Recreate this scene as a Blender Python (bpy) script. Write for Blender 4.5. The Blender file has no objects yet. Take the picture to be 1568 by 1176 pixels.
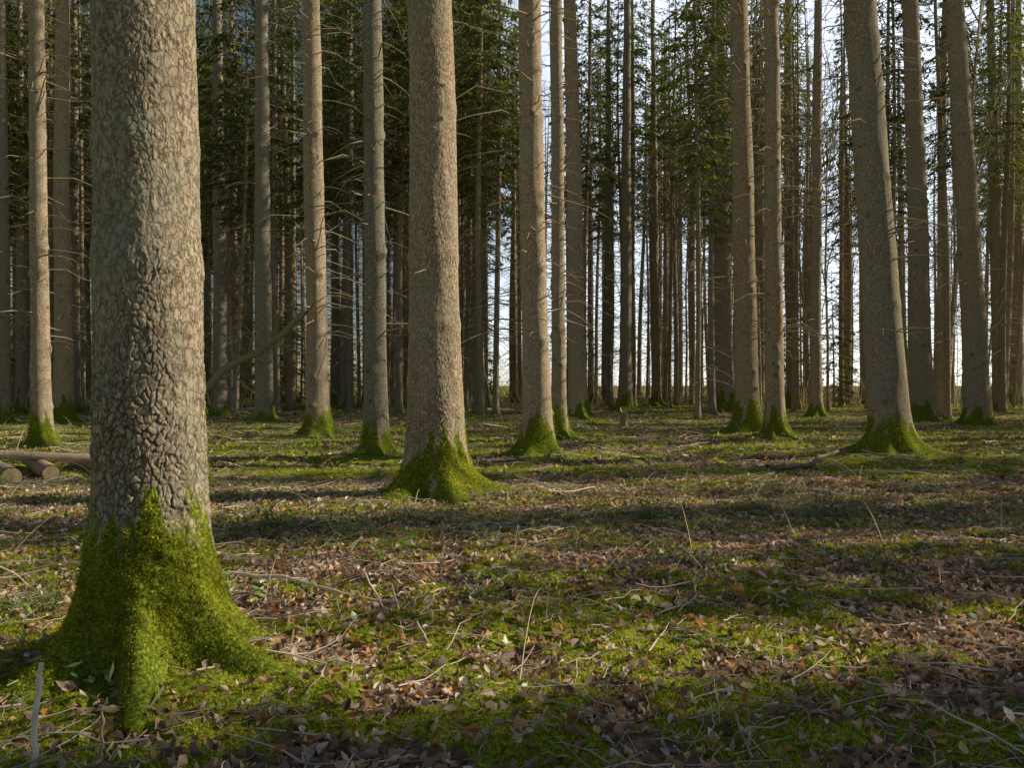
import bpy, math, numpy as np
from mathutils import Vector
rng=np.random.default_rng(11)
scene=bpy.context.scene
F=1231.0; CH=1.4
# ---------------------------------------------------------------- noise
T=rng.random((256,256))
def vnoise(x,y):
    xi=np.floor(x); yi=np.floor(y); fx=x-xi; fy=y-yi
    fx=fx*fx*(3-2*fx); fy=fy*fy*(3-2*fy)
    xi=xi.astype(np.int64)&255; yi=yi.astype(np.int64)&255
    x1=(xi+1)&255; y1=(yi+1)&255
    return (T[xi,yi]*(1-fx)+T[x1,yi]*fx)*(1-fy)+(T[xi,y1]*(1-fx)+T[x1,y1]*fx)*fy
def fbm(x,y,o=4):
    s=0;a=1;n=0
    for i in range(o):
        s=s+a*vnoise(x*2**i+17.3*i,y*2**i+9.1*i); n+=a; a*=.5
    return s/n
def sstep(a,b,x):
    t=np.clip((x-a)/(b-a),0,1); return t*t*(3-2*t)
def cell(u,v,nu):
    iu=np.floor(u).astype(np.int64); iv=np.floor(v).astype(np.int64)
    f1=np.full(u.shape,9.); f2=np.full(u.shape,9.); idv=np.zeros(u.shape)
    for a in(-1,0,1):
        for b in(-1,0,1):
            cu=iu+a; cv=iv+b
            hu=(cu%nu)&255; hv=cv&255
            px=cu+T[hu,hv]; py=cv+T[hv,(hu+91)&255]
            d=np.hypot(u-px,v-py)
            m=d<f1
            f2=np.where(m,f1,np.minimum(f2,d)); idv=np.where(m,T[(hu+33)&255,(hv+57)&255],idv); f1=np.where(m,d,f1)
    return f1,f2,idv
# ---------------------------------------------------------------- mesh helpers
def mkmesh(name,V,Q,col=None,smooth=False,mat=None):
    me=bpy.data.meshes.new(name); V=np.asarray(V,dtype=np.float32); Q=np.asarray(Q,dtype=np.int32)
    k=Q.shape[1]
    me.vertices.add(len(V)); me.vertices.foreach_set("co",V.ravel())
    me.loops.add(Q.size); me.loops.foreach_set("vertex_index",Q.ravel())
    me.polygons.add(len(Q)); me.polygons.foreach_set("loop_start",np.arange(0,Q.size,k,dtype=np.int32))
    if smooth: me.polygons.foreach_set("use_smooth",np.ones(len(Q),dtype=bool))
    me.update(calc_edges=True)
    if col is not None:
        c=np.ones((len(V),4),dtype=np.float32); c[:,:3]=col
        at=me.color_attributes.new(name="Col",type='FLOAT_COLOR',domain='POINT'); at.data.foreach_set("color",c.ravel())
    if mat: me.materials.append(mat)
    return me
def obj(name,me,parent=None,loc=None):
    o=bpy.data.objects.new(name,me); scene.collection.objects.link(o)
    if parent: o.parent=parent
    if loc is not None: o.location=loc
    return o
def norm(a): return a/np.maximum(np.linalg.norm(a,axis=-1,keepdims=True),1e-9)
def tubes(P,R,K=3):
    P=np.asarray(P,float); R=np.asarray(R,float); N,S,_=P.shape
    t=norm(P[:,-1]-P[:,0]); ref=np.where(np.abs(t[:,2:3])>.9,np.array([[1.,0,0]]),np.array([[0,0,1.]]))
    u=norm(np.cross(t,ref)); v=np.cross(t,u)
    an=np.arange(K)*2*math.pi/K
    ring=np.cos(an)[None,:,None]*u[:,None,:]+np.sin(an)[None,:,None]*v[:,None,:]
    V=P[:,:,None,:]+R[:,:,None,None]*ring[:,None,:,:]
    idx=np.arange(N*S*K).reshape(N,S,K)
    a=idx[:,:-1,:]; b=np.roll(a,-1,2); c=idx[:,1:,:]; d=np.roll(c,-1,2)
    Q=np.stack([a,b,d,c],-1).reshape(-1,4)
    return V.reshape(-1,3),Q
def join(parts):
    Vs=[];Qs=[];Cs=[];o=0
    for V,Q,C in parts:
        C=np.asarray(C,float)
        if C.ndim==1: C=np.tile(C,(len(V),1))
        Vs.append(V);Qs.append(Q+o);Cs.append(C);o+=len(V)
    return np.concatenate(Vs),np.concatenate(Qs),np.concatenate(Cs)
# ---------------------------------------------------------------- materials
def newmat(name):
    m=bpy.data.materials.new(name); m.use_nodes=True; nt=m.node_tree; nt.nodes.clear()
    out=nt.nodes.new('ShaderNodeOutputMaterial'); return m,nt,out
def N(nt,t,**k):
    n=nt.nodes.new(t)
    for a,b in k.items():
        if a[0]=='_': setattr(n,a[1:],b)
        else: n.inputs[a.replace('_',' ')].default_value=b
    return n
def ramp(nt,fac,stops):
    r=nt.nodes.new('ShaderNodeValToRGB'); e=r.color_ramp.elements
    while len(e)<len(stops): e.new(.5)
    for i,(p,c) in enumerate(stops):
        e[i].position=p; e[i].color=(c[0],c[1],c[2],1) if hasattr(c,'__len__') else (c,c,c,1)
    nt.links.new(fac,r.inputs[0]); return r.outputs[0]
def mixc(nt,f,a,b,mode='MIX'):
    m=nt.nodes.new('ShaderNodeMix'); m.data_type='RGBA'; m.blend_type=mode
    for i,s in((0,f),(6,a),(7,b)):
        if hasattr(s,'is_output'): nt.links.new(s,m.inputs[i])
        else: m.inputs[i].default_value=s if i==0 else (s[0],s[1],s[2],1)
    return m.outputs[2]
def mth(nt,op,a,b=0.,c=None):
    m=nt.nodes.new('ShaderNodeMath'); m.operation=op
    for i,s in((0,a),(1,b),(2,c)):
        if s is None: continue
        if hasattr(s,'is_output'): nt.links.new(s,m.inputs[i])
        else: m.inputs[i].default_value=s
    return m.outputs[0]
def bark_mat(name,light,dark,lich):
    m,nt,out=newmat(name); L=nt.links.new
    tc=N(nt,'ShaderNodeTexCoord'); mp=N(nt,'ShaderNodeMapping'); mp.inputs['Scale'].default_value=(1,1,.6); L(tc.outputs['Object'],mp.inputs[0])
    n0=N(nt,'ShaderNodeTexNoise',Scale=20.,Detail=5.,Roughness=.6); L(mp.outputs[0],n0.inputs[0])
    dv=N(nt,'ShaderNodeVectorMath',_operation='MULTIPLY_ADD'); L(n0.outputs['Color'],dv.inputs[0]); dv.inputs[1].default_value=(.10,.10,.10); L(mp.outputs[0],dv.inputs[2])
    vo=N(nt,'ShaderNodeTexVoronoi',_feature='DISTANCE_TO_EDGE',Scale=27.); L(dv.outputs[0],vo.inputs['Vector'])
    vc=N(nt,'ShaderNodeTexVoronoi',_feature='F1',Scale=27.); L(dv.outputs[0],vc.inputs['Vector'])
    n1=N(nt,'ShaderNodeTexNoise',Scale=110.,Detail=6.,Roughness=.7); L(tc.outputs['Object'],n1.inputs[0])
    n5=N(nt,'ShaderNodeTexNoise',Scale=30.,Detail=8.,Roughness=.72); L(mp.outputs[0],n5.inputs[0])
    n2=N(nt,'ShaderNodeTexNoise',Scale=2.6,Detail=6.,Roughness=.65); L(tc.outputs['Object'],n2.inputs[0])
    at=N(nt,'ShaderNodeAttribute',_attribute_name='Col'); sp=N(nt,'ShaderNodeSeparateColor'); L(at.outputs['Color'],sp.inputs[0])
    crack=ramp(nt,vo.outputs['Distance'],[(0,0),(.14,1)])
    base=mixc(nt,ramp(nt,n5.outputs[0],[(.40,0),(.58,1)]),dark,light)
    base=mixc(nt,mth(nt,'MULTIPLY',ramp(nt,n1.outputs[0],[(.4,0),(.7,1)]),.35),base,(light[0]*1.2,light[1]*1.1,light[2]))
    sv=N(nt,'ShaderNodeSeparateColor'); L(vc.outputs['Color'],sv.inputs[0])
    base=mixc(nt,mth(nt,'MULTIPLY',sv.outputs[0],.5),base,(light[0]*.75,light[1]*.62,light[2]*.53))
    lf=ramp(nt,n2.outputs[0],[(.40,0),(.60,.6)])
    base=mixc(nt,lf,base,lich)
    base=mixc(nt,mth(nt,'MULTIPLY',mth(nt,'SUBTRACT',1.,crack),mth(nt,'MULTIPLY',ramp(nt,n2.outputs[0],[(.35,1),(.65,.55)]),.85)),base,(dark[0]*.25,dark[1]*.23,dark[2]*.2))
    base=mixc(nt,mth(nt,'SUBTRACT',1.,sp.outputs[1]),base,(dark[0]*.2,dark[1]*.18,dark[2]*.16))
    tint=mixc(nt,sp.outputs[2],(.72,.77,.77),(1.25,1.13,1.))
    base=mixc(nt,1.,base,tint,'MULTIPLY')
    n3=N(nt,'ShaderNodeTexNoise',Scale=60.,Detail=4.); L(tc.outputs['Object'],n3.inputs[0])
    n4=N(nt,'ShaderNodeTexNoise',Scale=11.,Detail=5.,Roughness=.7); L(tc.outputs['Object'],n4.inputs[0])
    mc=ramp(nt,n3.outputs[0],[(.3,(.03,.045,.008)),(.55,(.16,.20,.02)),(.75,(.42,.43,.045))])
    mm=ramp(nt,mth(nt,'ADD',sp.outputs[0],mth(nt,'ADD',mth(nt,'MULTIPLY',mth(nt,'SUBTRACT',n3.outputs[0],.5),.9),mth(nt,'MULTIPLY',mth(nt,'SUBTRACT',n4.outputs[0],.5),1.9))),[(.34,0),(.62,1)])
    base=mixc(nt,mm,base,mc)
    hgt=mth(nt,'ADD',mth(nt,'MULTIPLY',crack,.7),mth(nt,'ADD',mth(nt,'MULTIPLY',n1.outputs[0],.3),mth(nt,'MULTIPLY',n5.outputs[0],1.)))
    bp=N(nt,'ShaderNodeBump',Strength=.6,Distance=.006); L(hgt,bp.inputs['Height'])
    bs=N(nt,'ShaderNodeBsdfDiffuse',Roughness=0.)
    L(base,bs.inputs[0]); L(bp.outputs[0],bs.inputs['Normal']); L(bs.outputs[0],out.inputs[0]); return m
BARK=bark_mat('spruce_bark',(.64,.53,.40),(.26,.21,.16),(.33,.33,.25))
BARK2=bark_mat('grey_bark',(.58,.49,.38),(.22,.185,.145),(.30,.31,.23))
def leaf_mat(name,tr=.35,var=.0):
    m,nt,out=newmat(name); L=nt.links.new
    at=N(nt,'ShaderNodeAttribute',_attribute_name='Col')
    c=at.outputs['Color']
    if var:
        oi=N(nt,'ShaderNodeObjectInfo'); c=mixc(nt,1.,c,ramp(nt,oi.outputs['Random'],[(0,(.6,.62,.65)),(1,(1.35,1.25,1.0))]),'MULTIPLY')
    d=N(nt,'ShaderNodeBsdfDiffuse'); L(c,d.inputs[0])
    if tr>0:
        t=N(nt,'ShaderNodeBsdfTranslucent'); mx=N(nt,'ShaderNodeMixShader',Fac=tr)
        L(c,t.inputs[0]); L(d.outputs[0],mx.inputs[1]); L(t.outputs[0],mx.inputs[2]); L(mx.outputs[0],out.inputs[0])
    else: L(d.outputs[0],out.inputs[0])
    return m
FOL=leaf_mat('spruce_needles',.4,1); LEAF=leaf_mat('dead_leaves',.25); MOSS=leaf_mat('moss_fronds',.45); WOOD=leaf_mat('dry_twigs',.0); GREEN=leaf_mat('green_leaves',.4)
GM,nt,out=newmat('forest_floor'); L=nt.links.new
tc=N(nt,'ShaderNodeTexCoord'); at=N(nt,'ShaderNodeAttribute',_attribute_name='Col'); sp=N(nt,'ShaderNodeSeparateColor'); L(at.outputs['Color'],sp.inputs[0])
n1=N(nt,'ShaderNodeTexNoise',Scale=22.,Detail=7.,Roughness=.7); L(tc.outputs['Object'],n1.inputs[0])
v1=N(nt,'ShaderNodeTexVoronoi',Scale=14.); L(tc.outputs['Object'],v1.inputs['Vector'])
sv=N(nt,'ShaderNodeSeparateColor'); L(v1.outputs['Color'],sv.inputs[0])
dirt=ramp(nt,n1.outputs[0],[(.3,(.04,.028,.018)),(.5,(.18,.125,.08)),(.7,(.44,.33,.23))])
dirt=mixc(nt,mth(nt,'MULTIPLY',sv.outputs[0],.5),dirt,(.36,.24,.15))
n3=N(nt,'ShaderNodeTexNoise',Scale=45.,Detail=5.,Roughness=.65); L(tc.outputs['Object'],n3.inputs[0])
mc=ramp(nt,n3.outputs[0],[(.3,(.03,.045,.008)),(.52,(.22,.26,.025)),(.72,(.58,.58,.06))])
mf=ramp(nt,mth(nt,'ADD',sp.outputs[0],mth(nt,'MULTIPLY',mth(nt,'SUBTRACT',n1.outputs[0],.5),1.4)),[(.4,0),(.6,1)])
c=mixc(nt,mf,dirt,mc)
bp=N(nt,'ShaderNodeBump',Strength=.7,Distance=.02); L(mth(nt,'ADD',n1.outputs[0],mth(nt,'MULTIPLY',n3.outputs[0],.5)),bp.inputs['Height'])
bs=N(nt,'ShaderNodeBsdfDiffuse',Roughness=0.)
L(c,bs.inputs[0]); L(bp.outputs[0],bs.inputs['Normal']); L(bs.outputs[0],out.inputs[0])
CUT,nt,out=newmat('sawn_wood'); L=nt.links.new
tc=N(nt,'ShaderNodeTexCoord'); w=N(nt,'ShaderNodeTexNoise',Scale=18.,Detail=4.); L(tc.outputs['Object'],w.inputs[0])
bs=N(nt,'ShaderNodeBsdfPrincipled',Roughness=.8); L(ramp(nt,w.outputs[0],[(.3,(.50,.36,.14)),(.7,(.78,.62,.30))]),bs.inputs['Base Color']); L(bs.outputs[0],out.inputs[0])

# ---------------------------------------------------------------- tree survey: centre px, base y, width px, top px
S=[(235,1075,163,224,1),(668,768,80,656,1),(822,703,42,812,1),(857,676,22,852,0),(577,702,34,570,0),(488,672,34,477,0),
(886,645,28,872,0),(957,630,19,960,0),(1005,622,14,1000,0),(1109,632,28,1101,0),(1146,668,36,1130,0),(1187,674,27,1179,0),
(1214,626,20,1205,0),(1249,642,17,1252,0),(1368,703,56,1318,0),(1296,612,17,1284,0),(1412,648,33,1396,0),(1497,654,36,1462,0),
(1531,630,20,1519,0),(1452,616,17,1436,0),(337,638,22,331,0),(403,648,27,399,0),(419,628,13,421,0),(530,628,19,536,0),
(514,622,13,510,0),(64,684,27,59,0),(98,650,27,94,0),(32,636,13,33,0),(742,624,12,741,0),(727,622,10,729,0),(612,622,12,611,0),
(929,624,11,931,0),(1040,614,11,1043,0),(1072,612,11,1068,0),(381,614,10,377,0),(447,618,12,449,0),(1556,622,22,1560,0),(7,652,17,4,0),
(1322,612,10,1316,0),(1385,614,12,1372,0),(650,616,10,650,0),(1020,616,9,1018,0),(360,620,11,357,0),(905,618,10,902,0),(1165,616,11,1168,0),(788,616,9,786,0),(1480,614,12,1478,0),(116,632,14,113,0),(560,618,9,556,0)]
trees=[]
for px,by,w,tx,hero in S:
    d=CH*F/(by-588.); r=w/F*d/2
    y=d+r*1.2; x=(px-784)/F*y; zt=CH+588/F*y
    lean=((tx-784)/F*y-x)/zt
    trees.append([x,y,r,lean,hero])
TX=np.array([[t[0],t[1],t[2]] for t in trees])
def mossmask(x,y):
    b=.5*fbm(x/1.5+5,y/1.1+3,3)+.5*fbm(x/.45+15,y/.4+23,4)+.03*sstep(3,-2,x)-.008
    for tx,ty,r in TX[:15]: b=b+.13*np.exp(-((x-tx)**2+(y-ty)**2)/(r*3.2)**2)
    return sstep(.41,.53,b)
def height(x,y,fine=True):
    h=.16*(fbm(x/6+3,y/6+8,2)-.5)+.12*(fbm(x/1.3,y/1.3+4,3)-.5)
    m=mossmask(x,y)
    h=h+m*.035
    if fine: h=h+.06*(fbm(x*3.5,y*3.5,3)-.5)+m*.05*(fbm(x*11,y*11,2)-.4)
    for tx,ty,r in TX[:15]:
        d2=(x-tx)**2+(y-ty)**2
        h=h+.08*np.exp(-d2/(r*3.2)**2)
    return h-.02
# ---------------------------------------------------------------- ground
def axis(a,b,st,lo,hi,g=1.12):
    c=list(np.arange(a,b,st)); s=st; p=a
    L_=[]
    while p>lo: s*=g; p-=s; L_.append(p)
    s=st; p=c[-1]; R_=[]
    while p<hi: s*=g; p+=s; R_.append(p)
    return np.array(L_[::-1]+c+R_)
xs=axis(-6,6,.026,-500,500,1.05); ys=axis(2.2,11,.024,-120,600,1.035)
X,Y=np.meshgrid(xs,ys); Z=height(X,Y); M=mossmask(X,Y)
nx=len(xs); ny=len(ys); id_=np.arange(nx*ny).reshape(ny,nx)
Q=np.stack([id_[:-1,:-1],id_[:-1,1:],id_[1:,1:],id_[1:,:-1]],-1).reshape(-1,4)
col=np.stack([M.ravel()]*3,-1)
obj('forest_ground',mkmesh('forest_ground',np.stack([X,Y,Z],-1).reshape(-1,3),Q,col,True,GM))
# ---------------------------------------------------------------- trunks
def make_trunk(x,y,r,lean,hero,seed,H=29.):
    rg=np.random.default_rng(seed)
    big=y<12
    if hero==1 and y<5: nt_=460; zs=np.concatenate([np.arange(-.25,3.6,.0055),np.linspace(3.7,H,50)])
    elif y<12: nt_=300; zs=np.concatenate([np.arange(-.25,7,.012),np.linspace(7.1,H,50)])
    else: nt_=56; zs=np.concatenate([np.arange(-.25,1.5,.05),np.arange(1.55,14,.07),np.linspace(14.2,H,40)])
    th=np.arange(nt_)*2*math.pi/nt_; TH,ZZ=np.meshgrid(th,zs); zp=np.maximum(ZZ,0)
    tp=(1-np.clip(zp/H,0,.985))**.5
    ph=rg.random()*6.28
    lob=np.zeros_like(TH); nr=int(rg.integers(5,8))
    for i in range(nr):
        a0=ph+i*6.283/nr+rg.uniform(-.35,.35); wd=rg.uniform(.16,.34); am=rg.uniform(.45,1.3)
        dt=np.mod(TH-a0+.25*zp+math.pi,2*math.pi)-math.pi
        lob=lob+am*np.exp(-(dt/wd)**2)
    if y<5: fl=.16*np.exp(-zp/.6)+.46*np.exp(-zp/.30)+1.7*lob*np.exp(-zp/.15)*sstep(.9,.1,zp)
    else: fl=.22*np.exp(-zp/1.2)+.45*np.exp(-zp/.28)+1.9*lob*np.exp(-zp/.14)
    R=r*(tp+fl)
    edge=np.minimum(TH,2*math.pi-TH)
    un=fbm(np.cos(TH)*1.5+seed*3.1+10,ZZ*.7+np.sin(TH)*1.5,3)-.5
    R=R*(1+.12*un)
    crack=np.ones_like(R)
    nk=16 if big else 40
    for i in range(nk):
        kz=rg.uniform(.8,7 if big else 14); kt=rg.uniform(0,6.28); s=rg.uniform(.02,.05) if big else rg.uniform(.05,.11)
        dt=(np.mod(TH-kt+math.pi,2*math.pi)-math.pi)*r; g=np.exp(-(dt**2+((ZZ-kz)*1.3)**2)/s**2)
        R=R+.5*s*g; crack=crack*(1-.8*np.exp(-(dt**2+((ZZ-kz)*1.3)**2)/(s*.5)**2))
    for i in range(16):
        kz=rg.uniform(1.5,16); R=R*(1+.08*np.exp(-((ZZ-kz)/.09)**2)*(fbm(TH*1.3+i,ZZ*0+seed,2)))
    moss_h=rg.uniform(.35,.6) if y>5 else .50
    mn=fbm(np.cos(TH)*2.2+seed,np.sin(TH)*2.2+zp*1.8,5)
    moss=sstep(.40,-.28,zp-moss_h*(.35+2.2*(mn-.25)*1.6))
    if big:
        nu=int(round(2*math.pi*r/.028)); U=TH/(2*math.pi)*nu; Vv=ZZ/.042; em=sstep(0,.15,edge)
        a1=(fbm(U*.35,Vv*.35,4)-.5)*2.4*em; a2=(fbm(U*.35+40,Vv*.35,4)-.5)*2.4*em
        f1,f2,ii=cell(U+a1,Vv+a2,nu)
        e=sstep(.0,.22,f2-f1)
        rough=(.28+.72*sstep(2.4,.8,zp))*sstep(.28,.55,fbm(U*.12+9,Vv*.1,3)*em+.45*(1-em))
        amp=(.002+.008*rough)*(1-.8*moss)
        R=R+amp*(e*(.4+1.0*ii))+.006*(fbm(U*1.2,Vv*1.2,5)-.5)*em
        R=R+moss*.035*(fbm(U*.8,Vv*.9,5)-.3)*em
        crack=crack*(1-(1-e)*(.12+.55*rough)*(1-moss))
    wob=.35*r*(fbm(ZZ*.25+seed,ZZ*0+3.3,2)-.5); wob2=.35*r*(fbm(ZZ*.25+seed+40,ZZ*0+3.3,2)-.5)
    ly=rg.uniform(-.008,.008)
    VX=R*np.cos(TH)+lean*ZZ+wob; VY=R*np.sin(TH)+ly*ZZ+wob2
    V=np.stack([VX,VY,ZZ],-1).reshape(-1,3)
    nz=len(zs); idx=np.arange(nz*nt_).reshape(nz,nt_); a=idx[:-1]; b=np.roll(a,-1,1); c=idx[1:]; d=np.roll(c,-1,1)
    Qq=np.stack([a,b,d,c],-1).reshape(-1,4)
    tint=rg.uniform(.1,.9)
    C=np.stack([moss,crack,np.full_like(R,tint)],-1).reshape(-1,3)
    parts=[(V,Qq,C)]
    n=30 if big else 190
    bz=rg.uniform(2.2 if not big else 1.9,16,n); ba=rg.uniform(0,6.28,n); bl=np.where(rg.random(n)<.35,rg.uniform(.04,.2,n),rg.uniform(.2,1.7,n))
    if y<5: bl*=.2
    elif big: bl*=.4
    k=np.linspace(0,1,4)
    rr=r*(1-bz/H)**.6
    dirx=np.cos(ba);diry=np.sin(ba)
    s=(rr*.8)[:,None]+bl[:,None]*k
    P=np.stack([dirx[:,None]*s+(lean*bz)[:,None]+rg.normal(0,.03,(n,4))*bl[:,None],diry[:,None]*s+(ly*bz)[:,None],bz[:,None]+bl[:,None]*(.12*k-.35*k*k)+rg.normal(0,.03,(n,4))*bl[:,None]],-1)
    Rr=(.006+.008*bl)[:,None]*(1-.7*k)
    v,q=tubes(P,Rr,4); parts.append((v,q,[0,.9,.9]))
    V,Qq,C=join(parts)
    return V,Qq,C,(V[:nz*nt_],moss.ravel())
def blades(P,Nrm,ln,wd,rg,spread=.6):
    n=len(P); d=norm(Nrm+rg.normal(0,spread,(n,3))); s=norm(np.cross(d,rg.normal(0,1,(n,3))))
    w=(wd*rg.uniform(.6,1.3,n))[:,None]; l=(ln*rg.uniform(.5,1.4,n))[:,None]
    V=np.stack([P-s*w,P+s*w,P+d*l],1).reshape(-1,3)
    return V,np.arange(n*3).reshape(n,3)
def mosscol(n,rg):
    t=rg.random(n)**1.1
    c=np.stack([.14+.64*t,.17+.56*t,.018+.06*t],-1); return np.repeat(c,3,0)
# ---------------------------------------------------------------- crowns
def crown(z0,z1,Lmax,seed,dens=40,low=0,green=1.,sz=1.):
    rg=np.random.default_rng(seed); zs=[]
    z=z0
    while z<z1-.3: zs+= [z+rg.uniform(-.15,.15) for _ in range(rg.integers(4,6))]; z+=.38
    zs=np.array(zs); n=len(zs); az=rg.uniform(0,6.283,n)
    fr=(z1-zs)/(z1-z0); prof=np.minimum(1,(1-fr)*5+.45)*fr**.75
    Lb=Lmax*np.clip(prof,.08,1)*rg.uniform(.45,1.15,n)
    def bp(i,t):
        l=Lb[i]; return np.stack([np.cos(az[i])*l*t,np.sin(az[i])*l*t,zs[i]-l*(.18*t+.35*t*t-.22*t**3)],-1)
    k=np.linspace(0,1,5); ii=np.repeat(np.arange(n),5); P=bp(ii,np.tile(k,n)).reshape(n,5,3)
    v1_,q1_=tubes(P,(.008+.012*Lb)[:,None]*(1.05-k),3)
    cnt=np.maximum(3,(Lb*dens*rg.uniform(.2,1.6,n))).astype(int); ii=np.repeat(np.arange(n),cnt); m=len(ii)
    t=rg.uniform(.15,1.05,m)**.8; p=bp(ii,t)
    side=rg.choice([-1.,1.],m); a2=az[ii]+side*rg.uniform(.5,1.3,m)
    off=rg.uniform(0,1,m)*(.55*(1.1-t)*np.minimum(Lb[ii],1.6)+.05)
    p=p+np.stack([np.cos(a2)*off,np.sin(a2)*off,-off*rg.uniform(.1,.9,m)],-1)
    d=norm(np.stack([np.cos(a2),np.sin(a2),-rg.uniform(.1,1.3,m)],-1)); s=norm(np.cross(d,rg.normal(0,1,(m,3))))
    l=sz*rg.uniform(.10,.28,m)[:,None]; w=sz*rg.uniform(.012,.034,m)[:,None]
    V=np.stack([p-d*l*.5,p-s*w+d*l*.05,p+d*l*.6,p+s*w],1).reshape(-1,3)
    Qf=np.arange(m*4).reshape(m,4)
    b=rg.random(m)
    c=np.stack([.08+.18*b,.11+.19*b,.036+.038*b],-1)*green
    c=np.repeat(c,4,0)
    return join([(v1_,q1_,[.32,.27,.20]),(V,Qf,c)])
def simple_trunk(r,H,seed,zb,nb=210,z0=1.5):
    rg=np.random.default_rng(seed); k=np.concatenate([np.linspace(-.2,1,6),np.linspace(1.5,H,22)])
    P=np.zeros((1,len(k),3)); P[0,:,2]=k; P[0,:,0]=.08*np.sin(k*.3+seed); P[0,:,1]=.08*np.cos(k*.23+seed)
    P[0,:,0]-=P[0,1,0]
    R=(r*((1-np.clip(k/H,0,.98))**.7+.8*np.exp(-np.maximum(k,0)/.25)))[None]
    v,q=tubes(P,R,12)
    zp=v[:,2]; C=np.stack([sstep(.6,-.1,zp)*.8,np.ones(len(v)),np.full(len(v),rg.uniform(.3,.9))],-1)
    n=nb; bz=rg.uniform(z0,zb+4,n); ba=rg.uniform(0,6.28,n); bl=rg.uniform(.3,2.1,n)*rg.random(n)**.5; k=np.linspace(0,1,4)
    s=bl[:,None]*k
    P=np.stack([np.cos(ba)[:,None]*s,np.sin(ba)[:,None]*s,bz[:,None]+bl[:,None]*(.1*k-.5*k*k)+rg.normal(0,.04,(n,4))],-1)
    v2,q2=tubes(P,(.010+.007*bl)[:,None]*(1-.75*k),3)
    return join([(v,q,C),(v2,q2,[0,.9,.9])])
def as_mesh(name,t,mat,sm=False): return mkmesh(name,t[0],t[1],t[2],sm,mat)
CR=[as_mesh('crown_high%d'%i,crown(17+i,30,2.2,100+i,12),FOL) for i in range(3)]
CS=[as_mesh('crown_shade%d'%i,crown(6+i,28,1.5,150+i,46,sz=1.4),FOL) for i in range(2)]
CM=[as_mesh('crown_mid%d'%i,crown(9+1.5*i,27,2.5,110+i,22,sz=1.5),FOL) for i in range(3)]
CY=[as_mesh('crown_young%d'%i,crown(.7,9+2*i,2.2,120+i,40,green=1.15,sz=1.2),FOL) for i in range(2)]
TRM=[as_mesh('trunk_bg%d'%i,simple_trunk(.11+.035*i,28.,130+i,12),BARK2,True) for i in range(4)]
TRY=as_mesh('trunk_young',simple_trunk(.07,10.,140,1,20,.5),BARK2,True)
# ---------------------------------------------------------------- named trees
for i,(x,y,r,lean,hero) in enumerate(trees):
    V,Qq,C,base=make_trunk(x,y,r,lean,hero,i+1)
    z0=float(height(np.array([x]),np.array([y]),False)[0])-.05
    o=obj('spruce_tree',mkmesh('spruce_trunk',V,Qq,C,True,BARK if i%3!=1 or i==1 else BARK2),None,(x,y,z0))
    c=obj('crown',CR[i%3],o,(lean*14,0,0)); c.rotation_euler=(0,0,rng.uniform(0,6.28))
    if y<22:
        bv,ms=base; sel=np.where((ms>.45)&(bv[:,2]>-.05)&(bv[:,2]<1.3))[0]
        if len(sel)<50: continue
        pr=(ms[sel]-.35)**2; pr/=pr.sum()
        n=70000 if y<5 else (26000 if y<12 else 6000)
        pk=bv[rng.choice(sel,n,p=pr)]+rng.normal(0,.004 if y<12 else .02,(n,3))
        nr=pk.copy(); nr[:,2]=0; nr[:,0]-=lean*pk[:,2]; nr=norm(nr); nr[:,2]+=.1
        sc=1 if y<5 else 1.8
        v,q=blades(pk,nr,.013*sc,.0022*sc,rng,.7)
        cv=(.3+1.3*fbm(pk[:,0]*9+50,pk[:,2]*9+pk[:,1]*7+50,3))[:,None]
        obj('moss_fuzz',mkmesh('moss_fuzz',v,q,mosscol(n,rng)*np.repeat(cv,3,0),False,MOSS),o)
# ---------------------------------------------------------------- forest mass
def empty(name):
    e=bpy.data.objects.new(name,None); scene.collection.objects.link(e); return e
forest=empty('distant_spruce_forest')
def put(par,x,y,tm,cm,s=1.):
    z=float(height(np.array([x]),np.array([y]),False)[0])-.05
    a=rng.uniform(0,6.28)
    o=obj('spruce_trunk',tm,par,(x,y,z)); o.rotation_euler=(rng.normal(0,.012),rng.normal(0,.012),a); o.scale=(s,s,s)
    if cm:
        c=obj('spruce_crown',cm,par,(x,y,z)); c.rotation_euler=(0,0,rng.uniform(0,6.28)); c.scale=(s,s,s)
cnt=0
while cnt<230:
    y=rng.uniform(32,90); tb=rng.uniform(-.8,.75); x=tb*y
    if tb>.02 and rng.random()<.48: continue
    if tb>.36 and rng.random()<.5: continue
    put(forest,x,y,TRM[rng.integers(4)],(CM if rng.random()<.8 else CR)[rng.integers(3)] if tb<.02 or rng.random()<.6 else None,rng.uniform(.9,1.1)*(1+max(0,y-40)/110)); cnt+=1
for k in range(170):
    y=rng.uniform(40,110); put(forest,rng.uniform(-.75,.75)*y,y,TRM[rng.integers(2)],None,rng.uniform(.7,1.)*(1+max(0,y-40)/130))
cnt=0
while cnt<45:
    y=rng.uniform(48,95); tb=rng.uniform(-.75,.7); x=tb*y
    if tb>-.1 and rng.random()<.8: continue
    put(forest,x,y,TRY,CY[rng.integers(2)],rng.uniform(.6,1.)); cnt+=1
side=empty('surrounding_spruce_forest')
AZ=math.radians(80); SH=math.tan(math.pi/2-AZ)
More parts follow.
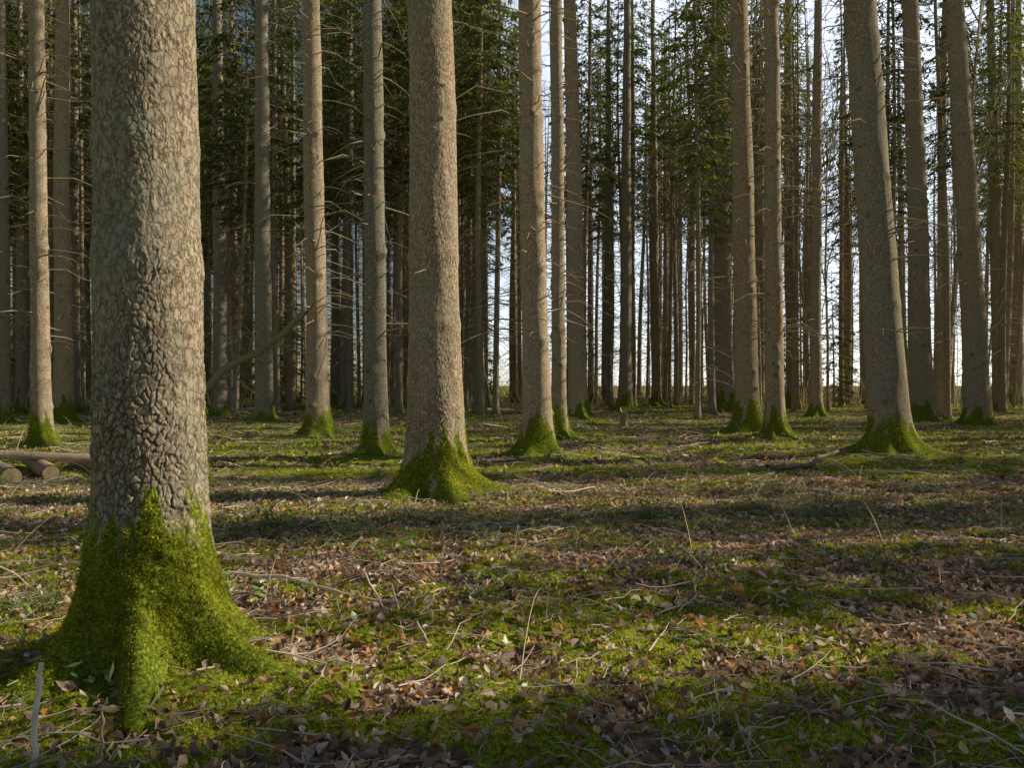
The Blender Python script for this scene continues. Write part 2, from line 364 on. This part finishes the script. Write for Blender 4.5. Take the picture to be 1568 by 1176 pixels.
# off-frame sun-blocking stand added on the right: yy = where the row's shadow crosses x=0
for xx,yy,s in ((20,-.6,.7),(22,.6,.7),(19,1.5,.62),(24,2.1,.66),(21,3.0,.56),(26,3.4,.64),(23,1.2,.7),(25,.1,.8),(22,2.5,.6),(27,2.9,.66),
    (24,7.2,.85),(28,7.8,.85),(32,8.3,.9),(25,12.0,.85),(29,12.7,.85),(30,17.4,.85),(34,17.8,.9),(29,21.8,.9),(33,22.6,1),(36,23.6,1),(32,25.4,1),(38,26.6,1),(35,31.8,1),(40,33,1),(42,36,1),(44,39,1)):
    put(side,xx,yy+xx*SH,TRM[rng.integers(4)],CS[rng.integers(2)],s)
# off-frame young spruces added to break the light lanes into patches
for xx,yy,s in ((11,5.7,.75),(14,4.8,.9),(9.5,4.9,.6),(16,5.5,1.),(14,10.4,.85),(17,9.7,1.),(19,15.2,1.),(17,14.4,.8),(24,19.6,1.1)):
    put(side,xx,yy+xx*SH,TRY,CY[rng.integers(2)],s)
LANES=((3.9,4.7),(5.0,6.1),(9.3,11.1),(13.8,16.1),(18.7,20.4),(28,30))
cnt=0
while cnt<42:
    y=rng.uniform(-4,38); x=max(0,y)*.66+rng.uniform(5,26); y0=y-x*SH
    if any(a<y0<b for a,b in LANES): continue
    put(side,x,y,TRM[rng.integers(4)],None,1.); cnt+=1
for k in range(30):
    y=rng.uniform(-6,32); x=-(max(0,y)*.66+rng.uniform(6,26)); put(side,x,y,TRM[rng.integers(4)],CR[rng.integers(3)],1.)
for k in range(14):
    put(side,rng.uniform(-25,14),rng.uniform(-30,-9),TRM[rng.integers(4)],CR[rng.integers(3)],1.)
# ---------------------------------------------------------------- bare deciduous trees
def bare(seed,H=16):
    rg=np.random.default_rng(seed); P=[];R=[]
    def grow(p,d,l,r,lev):
        pts=[p]; q=np.array(p); dd=d.copy()
        for i in range(4):
            dd=norm(dd+rg.normal(0,.04 if lev==0 else .12,3)+np.array([0,0,.06])); q=q+dd*l/4; pts.append(q.copy())
        P.append(pts); R.append(r*np.linspace(1,.45,5))
        if lev<4:
            for j in range([11,6,5,4][lev]):
                t=rg.uniform(.4 if lev==0 else .3,1); k=min(3,int(t*4)); b=pts[k]+(pts[k+1]-pts[k])*(t*4-k)
                nd=norm(dd*.7+rg.normal(0,.6,3)+np.array([0,0,.15])); grow(b,nd,l*rg.uniform(.25,.45),r*.42,lev+1)
    grow(np.array([0.,0,-.2]),np.array([0,0,1.]),H,.10,0)
    v,q=tubes(np.array(P),np.maximum(np.array(R),.004),3); return v,q,[.32,.28,.20]
BT=[as_mesh('bare_tree%d'%i,join([bare(200+i)]),WOOD) for i in range(3)]
dec=empty('distant_bare_trees')
cnt=0
while cnt<70:
    y=rng.uniform(36,90); tb=rng.uniform(-.1,.8)
    if tb<.2 and rng.random()<.5: continue
    o=obj('bare_tree',BT[rng.integers(3)],dec,(tb*y,y,-.05)); o.rotation_euler=(0,0,rng.uniform(0,6.28)); s=rng.uniform(.6,1.4); o.scale=(s,s,s); cnt+=1
n=9000
y=rng.uniform(42,120,n); x=rng.uniform(-.9,.9,n)*y; hh=rng.uniform(.5,3.5,n)*rng.random(n)**.6; k=np.linspace(0,1,4)
dx=rng.normal(0,.35,n);dy=rng.normal(0,.3,n)
P=np.stack([x[:,None]+dx[:,None]*k*hh[:,None]*1.2,y[:,None]+dy[:,None]*k*hh[:,None],hh[:,None]*(k-.12*k*k)*1.1-.1+rng.normal(0,.03,(n,4))],-1)
v,q=tubes(P,(.008+.006*hh)[:,None]*(1-.7*k),3); c=np.repeat(rng.uniform(.6,1.3,n),12)[:,None]*np.array([[.48,.36,.24]])
obj('distant_brushwood',mkmesh('distant_brushwood',v,q,c,False,WOOD))
# ---------------------------------------------------------------- leaf litter
def scatter(n,y0,y1,m=.74,pad=.8):
    w=rng.random(n*3); y=np.sqrt(y0*y0+(y1*y1-y0*y0)*w); x=(rng.random(n*3)*2-1)*(m*y+pad); return x[:n],y[:n]
def leaves(n,y0,y1,lo,hi,keep,rows=4):
    x,y=scatter(n,y0,y1); m=mossmask(x,y); k=rng.random(n)<(1-(1-keep)*m); 
    for tx,ty,r in TX[:15]: k&=((x-tx)**2+(y-ty)**2)>(r*1.5)**2
    x=x[k];y=y[k];n=len(x)
    z=height(x,y)+rng.uniform(.0,.03,n)
    t=np.linspace(0,1,rows); wd={4:np.array([.1,.9,.8,.05]),3:np.array([.15,1,.1])}[rows]; s=np.array([-1,0,1.])
    Tt,Ss=np.meshgrid(t,s,indexing='ij')
    Ln=(lo+(hi-lo)*rng.random(n)**1.5)[:,None,None]; wr=rng.uniform(.2,.4,n)[:,None,None]
    c1=rng.uniform(-1.6,2.2,n)[:,None,None]; c2=rng.uniform(-.6,1.6,n)[:,None,None]
    lx=(Tt-.5)[None]*Ln; ly=(wd[:,None]*Ss)[None]*Ln*wr; lz=Ln*(c1*((Tt-.5)**2)[None]+c2*.32*(np.abs(Ss)*wd[:,None])[None])
    Pl=np.stack([lx+0*ly,ly+0*lx,lz],-1).reshape(n,-1,3)
    a=rng.uniform(0,6.28,n); el=rng.normal(0,.5,n); ro=rng.normal(0,.6,n)
    X_=norm(np.stack([np.cos(a)*np.cos(el),np.sin(a)*np.cos(el),np.sin(el)],-1)); up=np.tile([0,0,1.],(n,1)); Y_=norm(np.cross(up,X_)); Z_=np.cross(X_,Y_)
    Yr=Y_*np.cos(ro)[:,None]+Z_*np.sin(ro)[:,None]; Zr=np.cross(X_,Yr)
    V=Pl[:,:,0:1]*X_[:,None]+Pl[:,:,1:2]*Yr[:,None]+Pl[:,:,2:3]*Zr[:,None]+np.stack([x,y,z],-1)[:,None]
    nv=rows*3; q=[]
    for i in range(rows-1):
        for j in range(2): q.append([i*3+j,i*3+j+1,(i+1)*3+j+1,(i+1)*3+j])
    Q=(np.arange(n)[:,None,None]*nv+np.array(q)[None]).reshape(-1,4)
    pal=np.array([[.46,.28,.16],[.66,.48,.34],[.26,.165,.11],[.80,.66,.50],[.58,.28,.10],[.40,.29,.21],[.80,.52,.22]])
    c=np.minimum(pal[rng.choice(7,n,p=[.22,.2,.17,.13,.09,.12,.07])]*rng.uniform(.6,1.35,(n,1)),.87)
    return V.reshape(-1,3),Q,np.repeat(c,nv,0)
obj('leaf_litter',as_mesh('leaf_litter',join([leaves(115000,2.2,12,.03,.075,.34),leaves(80000,12,42,.05,.12,.28,3)]),LEAF))
def mossfield(n,y0,y1,l,w):
    x,y=scatter(n,y0,y1); k=rng.random(n)<mossmask(x,y)**1.5+.02; x=x[k];y=y[k];n=len(x)
    P=np.stack([x,y,height(x,y)-.003],-1); v,q=blades(P,np.tile([0,0,1.],(n,1)),l,w,rng,.75)
    cv=(.35+1.2*fbm(x*2.5,y*2.5,3))[:,None]
    return v,q,mosscol(n,rng)*np.repeat(cv,3,0)
obj('moss_carpet',as_mesh('moss_carpet',join([mossfield(560000,2.2,8,.022,.0032),mossfield(260000,8,16,.035,.007),mossfield(200000,16,42,.06,.016)]),MOSS))
def twigs(n,y0,y1,lo,hi,rr):
    x,y=scatter(n,y0,y1); a=rng.uniform(0,6.28,n); l=rng.uniform(lo,hi,n)*rng.random(n)**.7+.04; k=np.linspace(-.5,.5,5)
    bx=x[:,None]+np.cos(a)[:,None]*l[:,None]*k+rng.normal(0,.02,(n,5))*l[:,None]; by=y[:,None]+np.sin(a)[:,None]*l[:,None]*k+rng.normal(0,.02,(n,5))*l[:,None]
    z=height(bx,by)+.012+rng.uniform(0,.03,n)[:,None]+(rng.normal(0,.12,n)[:,None]*np.maximum(k+.5,0)*l[:,None]*.8)
    v,q=tubes(np.stack([bx,by,z],-1),(rr*(.5+rng.random(n))*(.4+l))[:,None]*np.linspace(1,.5,5),4)
    c=np.array([[.46,.38,.29]])*np.repeat(rng.uniform(.5,1.7,n),20)[:,None]
    return v,q,c
obj('fallen_twigs',as_mesh('fallen_twigs',join([twigs(9000,2.2,12,.06,.5,.005),twigs(8000,10,40,.3,1.2,.008)]),WOOD))
def arcs(n,y0,y1,l0,l1,r0,col,flat=.5,near=None):
    if near is None: x,y=scatter(n,y0,y1)
    else:
        c=near[rng.integers(len(near),size=n)]; x=c[:,0]+rng.normal(0,.10,n); y=c[:,1]+rng.normal(0,.10,n)
    a=rng.uniform(0,6.28,n); l=rng.uniform(l0,l1,n); k=np.linspace(0,1,6)[None]; f=rng.uniform(flat*.5,flat*1.5,n)[:,None]
    P=np.stack([x[:,None]+np.cos(a)[:,None]*l[:,None]*k*f,y[:,None]+np.sin(a)[:,None]*l[:,None]*k*f,height(x,y)[:,None]+l[:,None]*(k-.75*f*k*k)],-1)
    v,q=tubes(P,np.full((n,1),r0)*(1.1-k)+.0004,3)
    return v,q,np.repeat(rng.uniform(.6,1.4,n),18)[:,None]*np.array([col])
g=lambda px,py:[(px-784)/F*(CH*F/(py-588)),CH*F/(py-588)]
tuft=np.array([g(430,815),g(470,825),g(400,835),g(1260,795),g(1300,800),g(840,800),g(60,960),g(1150,790)]+[list(np.stack(scatter(1,5,25)).ravel()) for _ in range(50)])
obj('grass_tufts',as_mesh('grass_tufts',join([arcs(3600,0,0,.12,.35,.0022,[.24,.30,.12],.7,tuft),arcs(2500,2.5,20,.06,.25,.002,[.30,.35,.12],.6)]),GREEN))
obj('dry_stems',as_mesh('dry_stems',join([arcs(260,3.5,14,.3,.9,.0028,[.60,.48,.31],.95),arcs(400,12,40,.4,1.1,.005,[.52,.41,.28],.8)]),WOOD))
def seedlings(cent,per):
    n=len(cent)*per; c=np.repeat(cent,per,0); p=np.stack([c[:,0]+rng.normal(0,.09,n),c[:,1]+rng.normal(0,.09,n)],-1)
    z=height(p[:,0],p[:,1])+rng.uniform(.02,.16,n); P=np.column_stack([p,z]); d=norm(rng.normal(0,1,(n,3))*np.array([1,1,.4])); s=norm(np.cross(d,np.array([0,0,1.])+rng.normal(0,.35,(n,3))))
    l=rng.uniform(.02,.05,n)[:,None]; w=l*.32
    V=np.stack([P-d*l,P-s*w,P+d*l,P+s*w],1).reshape(-1,3); b=rng.random(n)
    return V,np.arange(n*4).reshape(n,4),np.repeat(np.stack([.12+.24*b,.21+.30*b,.07+.07*b],-1),4,0)
cent=np.array([g(575,880),g(725,930),g(350,925),g(990,790),g(1000,800),g(1380,760),g(1250,880),g(750,945),g(170,1100)]+[list(np.stack(scatter(1,4,25)).ravel()) for _ in range(260)])
obj('bramble_plants',as_mesh('bramble_plants',join([seedlings(cent,26)]),GREEN))
# ---------------------------------------------------------------- fallen branches etc
def stick(name,paths,K=8,col=(.24,.18,.12),mat=None):
    parts=[]
    for pts,r0,r1 in paths:
        p=np.array(pts,float); t=np.linspace(0,len(p)-1,24); P=np.stack([np.interp(t,np.arange(len(p)),p[:,i]) for i in range(3)],-1)
        P=P+np.stack([np.convolve(rng.normal(0,.5*r0,26),[.3,.4,.3],'valid') for _ in range(3)],-1)
        v,q=tubes(P[None],np.linspace(r0,r1,24)[None]*rng.uniform(.85,1.15,(1,24)),K); parts.append((v,q,col))
    return obj(name,as_mesh(name,join(parts),mat or WOOD,True))
def gp(px,py,up=0.):
    x,y=g(px,py); return [x,y,float(height(np.array([x]),np.array([y]))[0])+up]
stick('fallen_branch',[([gp(345,905,.05),gp(430,915,.07),gp(520,935,.05),gp(600,948,.03)],.014,.009),([gp(600,965,.01),[gp(600,965)[0]-.04,gp(600,965)[1],.12],[gp(560,965)[0]-.02,gp(560,965)[1],.34]],.010,.005),([gp(610,962,.01),[gp(600,965)[0]-.01,gp(600,965)[1]+.05,.25]],.007,.004)],col=(.72,.60,.46))
def wp(px,py,d): return [(px-784)/F*d,d,CH-(py-588)/F*d]
lp=[([[-3.75,7.6,0],wp(250,640,7.6),wp(322,590,7.5),wp(370,548,7.5),wp(415,522,7.5),wp(470,482,7.4)],.05,.03)]
for a,b in(((345,570),(400,610)),((360,560),(350,500)),((400,530),(460,540)),((415,522),(430,470)),((380,545),(395,500)),((440,505),(480,520)),((330,585),(375,630)),((460,488),(500,452)),((430,512),(425,560))):
    lp.append(([wp(*a,7.5),wp((a[0]+b[0])/2+rng.uniform(-6,6),(a[1]+b[1])/2-4,7.4),wp(*b,7.3)],.011,.003))
stick('leaning_dead_branch',lp,col=(.28,.24,.14))
stick('upright_stick',[([wp(50,1176,2.75)[:2]+[0.0],wp(52,1100,2.75),wp(66,1012,2.78)],.012,.008)],col=(.8,.7,.56))
stick('upright_stick',[([wp(155,1160,2.9)[:2]+[0.0],wp(157,1080,2.9)],.007,.004)],col=(.5,.38,.26))
stick('fallen_branch',[([gp(1175,722,.05),gp(1230,718,.09),gp(1290,702,.12)],.05,.03)],col=(.24,.19,.14))
for pts,r in(([gp(940,612,.1),gp(1060,611,.1)],.16),([gp(715,632,.08),gp(790,631,.08)],.10),([gp(1000,616,.1),gp(1100,613,.1)],.12),([gp(330,625,.1),gp(450,636,.1)],.12)):
    stick('fallen_log',[(pts,r,r*.7)],col=(.50,.41,.30))
def log(p0,p1,r):
    p0=np.array(p0);p1=np.array(p1); t=np.linspace(0,1,14)[:,None]; P=p0+(p1-p0)*t
    v,q=tubes(P[None],(r*(1+rng.normal(0,.03,14)))[None],20); me=as_mesh('cut_log',(v,q,np.tile([.15,1,.6],(len(v),1))),BARK,True)
    o=obj('cut_log',me)
    for nm,base,ctr in(('sawn_end',v[:20],p0),('sawn_end_far',v[-20:],p1)):
        dirn=norm(ctr-(p0+p1)/2); vv=np.concatenate([base*.92+ctr*.08+dirn*.004,[ctr+dirn*.006]]); qq=np.array([[i,(i+1)%20,20] for i in range(20)])
        obj(nm,mkmesh(nm,vv,qq,None,False,CUT),o)
z=.12
log([-6.85,11.0,z],[-8.4,12.8,z],.14); log([-6.65,11.6,z-.01],[-8.0,13.4,z],.12); log([-6.45,12.6,.22],[-7.9,12.3,.32],.07); log([-6.2,12.4,.09],[-7.6,13.8,.1],.09)
x,y=g(955,655); k=np.linspace(0,1,8); P=np.zeros((1,8,3)); P[0,:,2]=k*.5-.05; v,q=tubes(P,(.11*(1+.8*np.exp(-k*6)))[None],16)
v[:,2]+=np.where(v[:,2]>.44,rng.uniform(0,.25,len(v)),0)
so=obj('tree_stump',as_mesh('tree_stump',(v,q,np.tile([.3,1,.3],(len(v),1))),BARK2,True),None,(x,y,0))
tv=v[-16:]; obj('broken_top',mkmesh('broken_top',np.concatenate([tv,[tv.mean(0)-[0,0,.1]]]),np.array([[i,(i+1)%16,16] for i in range(16)]),None,False,CUT),so)
parts=[]
for px,py in((880,1150),(700,1010),(1050,1090),(460,1120),(1320,1000),(870,1080),(1200,1120)):
    x,y=g(px,py); zz=float(height(np.array([x]),np.array([y]))[0])+.025; a=rng.uniform(0,6.28)
    for i in range(90):
        t=i/89; th=i*2.399; rr=.016*math.sin(math.pi*(.08+.86*t))**.6; l=.11*(t-.5)
        loc=np.array([l,rr*math.cos(th),rr*math.sin(th)]); ou=np.array([.6,math.cos(th),math.sin(th)]); ou/=np.linalg.norm(ou); sd=np.cross([1,0,0],ou); sd/=np.linalg.norm(sd)
        V=np.array([loc-ou*.008,loc-sd*.006,loc+ou*.007,loc+sd*.006]); R=np.array([[math.cos(a),-math.sin(a),0],[math.sin(a),math.cos(a),0],[0,0,1]])
        parts.append((V@R.T+[x,y,zz],np.array([[0,1,2,3]]),np.array([.30,.19,.11])*rng.uniform(.6,1.4)))
obj('spruce_cones',as_mesh('spruce_cones',join(parts),WOOD))
# ---------------------------------------------------------------- light, sky, camera
EL=math.radians(31)
w=bpy.data.worlds.new("World"); scene.world=w; w.use_nodes=True; nt=w.node_tree; bg=nt.nodes['Background']; L=nt.links.new
sk=nt.nodes.new('ShaderNodeTexSky'); sk.sky_type='NISHITA'; sk.sun_disc=False; sk.sun_elevation=EL; sk.sun_rotation=AZ; sk.dust_density=.3; sk.air_density=1.
# added glow low in the north-east over the clear sky, whitening trunk gaps
tc=N(nt,'ShaderNodeTexCoord'); dp=N(nt,'ShaderNodeVectorMath',_operation='DOT_PRODUCT'); L(tc.outputs['Generated'],dp.inputs[0])
b_=math.radians(29); e_=math.radians(9); dp.inputs[1].default_value=(math.sin(b_)*math.cos(e_),math.cos(b_)*math.cos(e_),math.sin(e_))
cn=N(nt,'ShaderNodeTexNoise',Scale=5.,Detail=6.); L(tc.outputs['Generated'],cn.inputs[0])
glow=ramp(nt,mth(nt,'ADD',dp.outputs['Value'],mth(nt,'MULTIPLY',mth(nt,'SUBTRACT',cn.outputs[0],.5),.2)),[(.79,0),(.87,.5),(.96,1)])
glowc=mixc(nt,glow,(0,0,0),(14.,14.8,16.))
skc=mixc(nt,1.,sk.outputs[0],glowc,'ADD')
L(skc,bg.inputs[0]); bg.inputs[1].default_value=.075
sl=bpy.data.lights.new('sun','SUN'); sl.energy=5; sl.angle=math.radians(.5); sl.color=(1,.92,.75)
so=bpy.data.objects.new('sun',sl); scene.collection.objects.link(so)
sd=Vector((math.sin(AZ)*math.cos(EL),math.cos(AZ)*math.cos(EL),math.sin(EL))); so.rotation_euler=sd.to_track_quat('Z','Y').to_euler()
cd=bpy.data.cameras.new('camera'); cam=bpy.data.objects.new('camera',cd); scene.collection.objects.link(cam)
cam.location=(0,0,CH); cam.rotation_euler=(math.radians(90),0,0); cd.sensor_width=36; cd.lens=36*F/1568; cd.clip_end=2000; cd.clip_start=.05
scene.camera=cam
scene.view_settings.view_transform='Standard'; scene.view_settings.look='None'; scene.view_settings.exposure=0
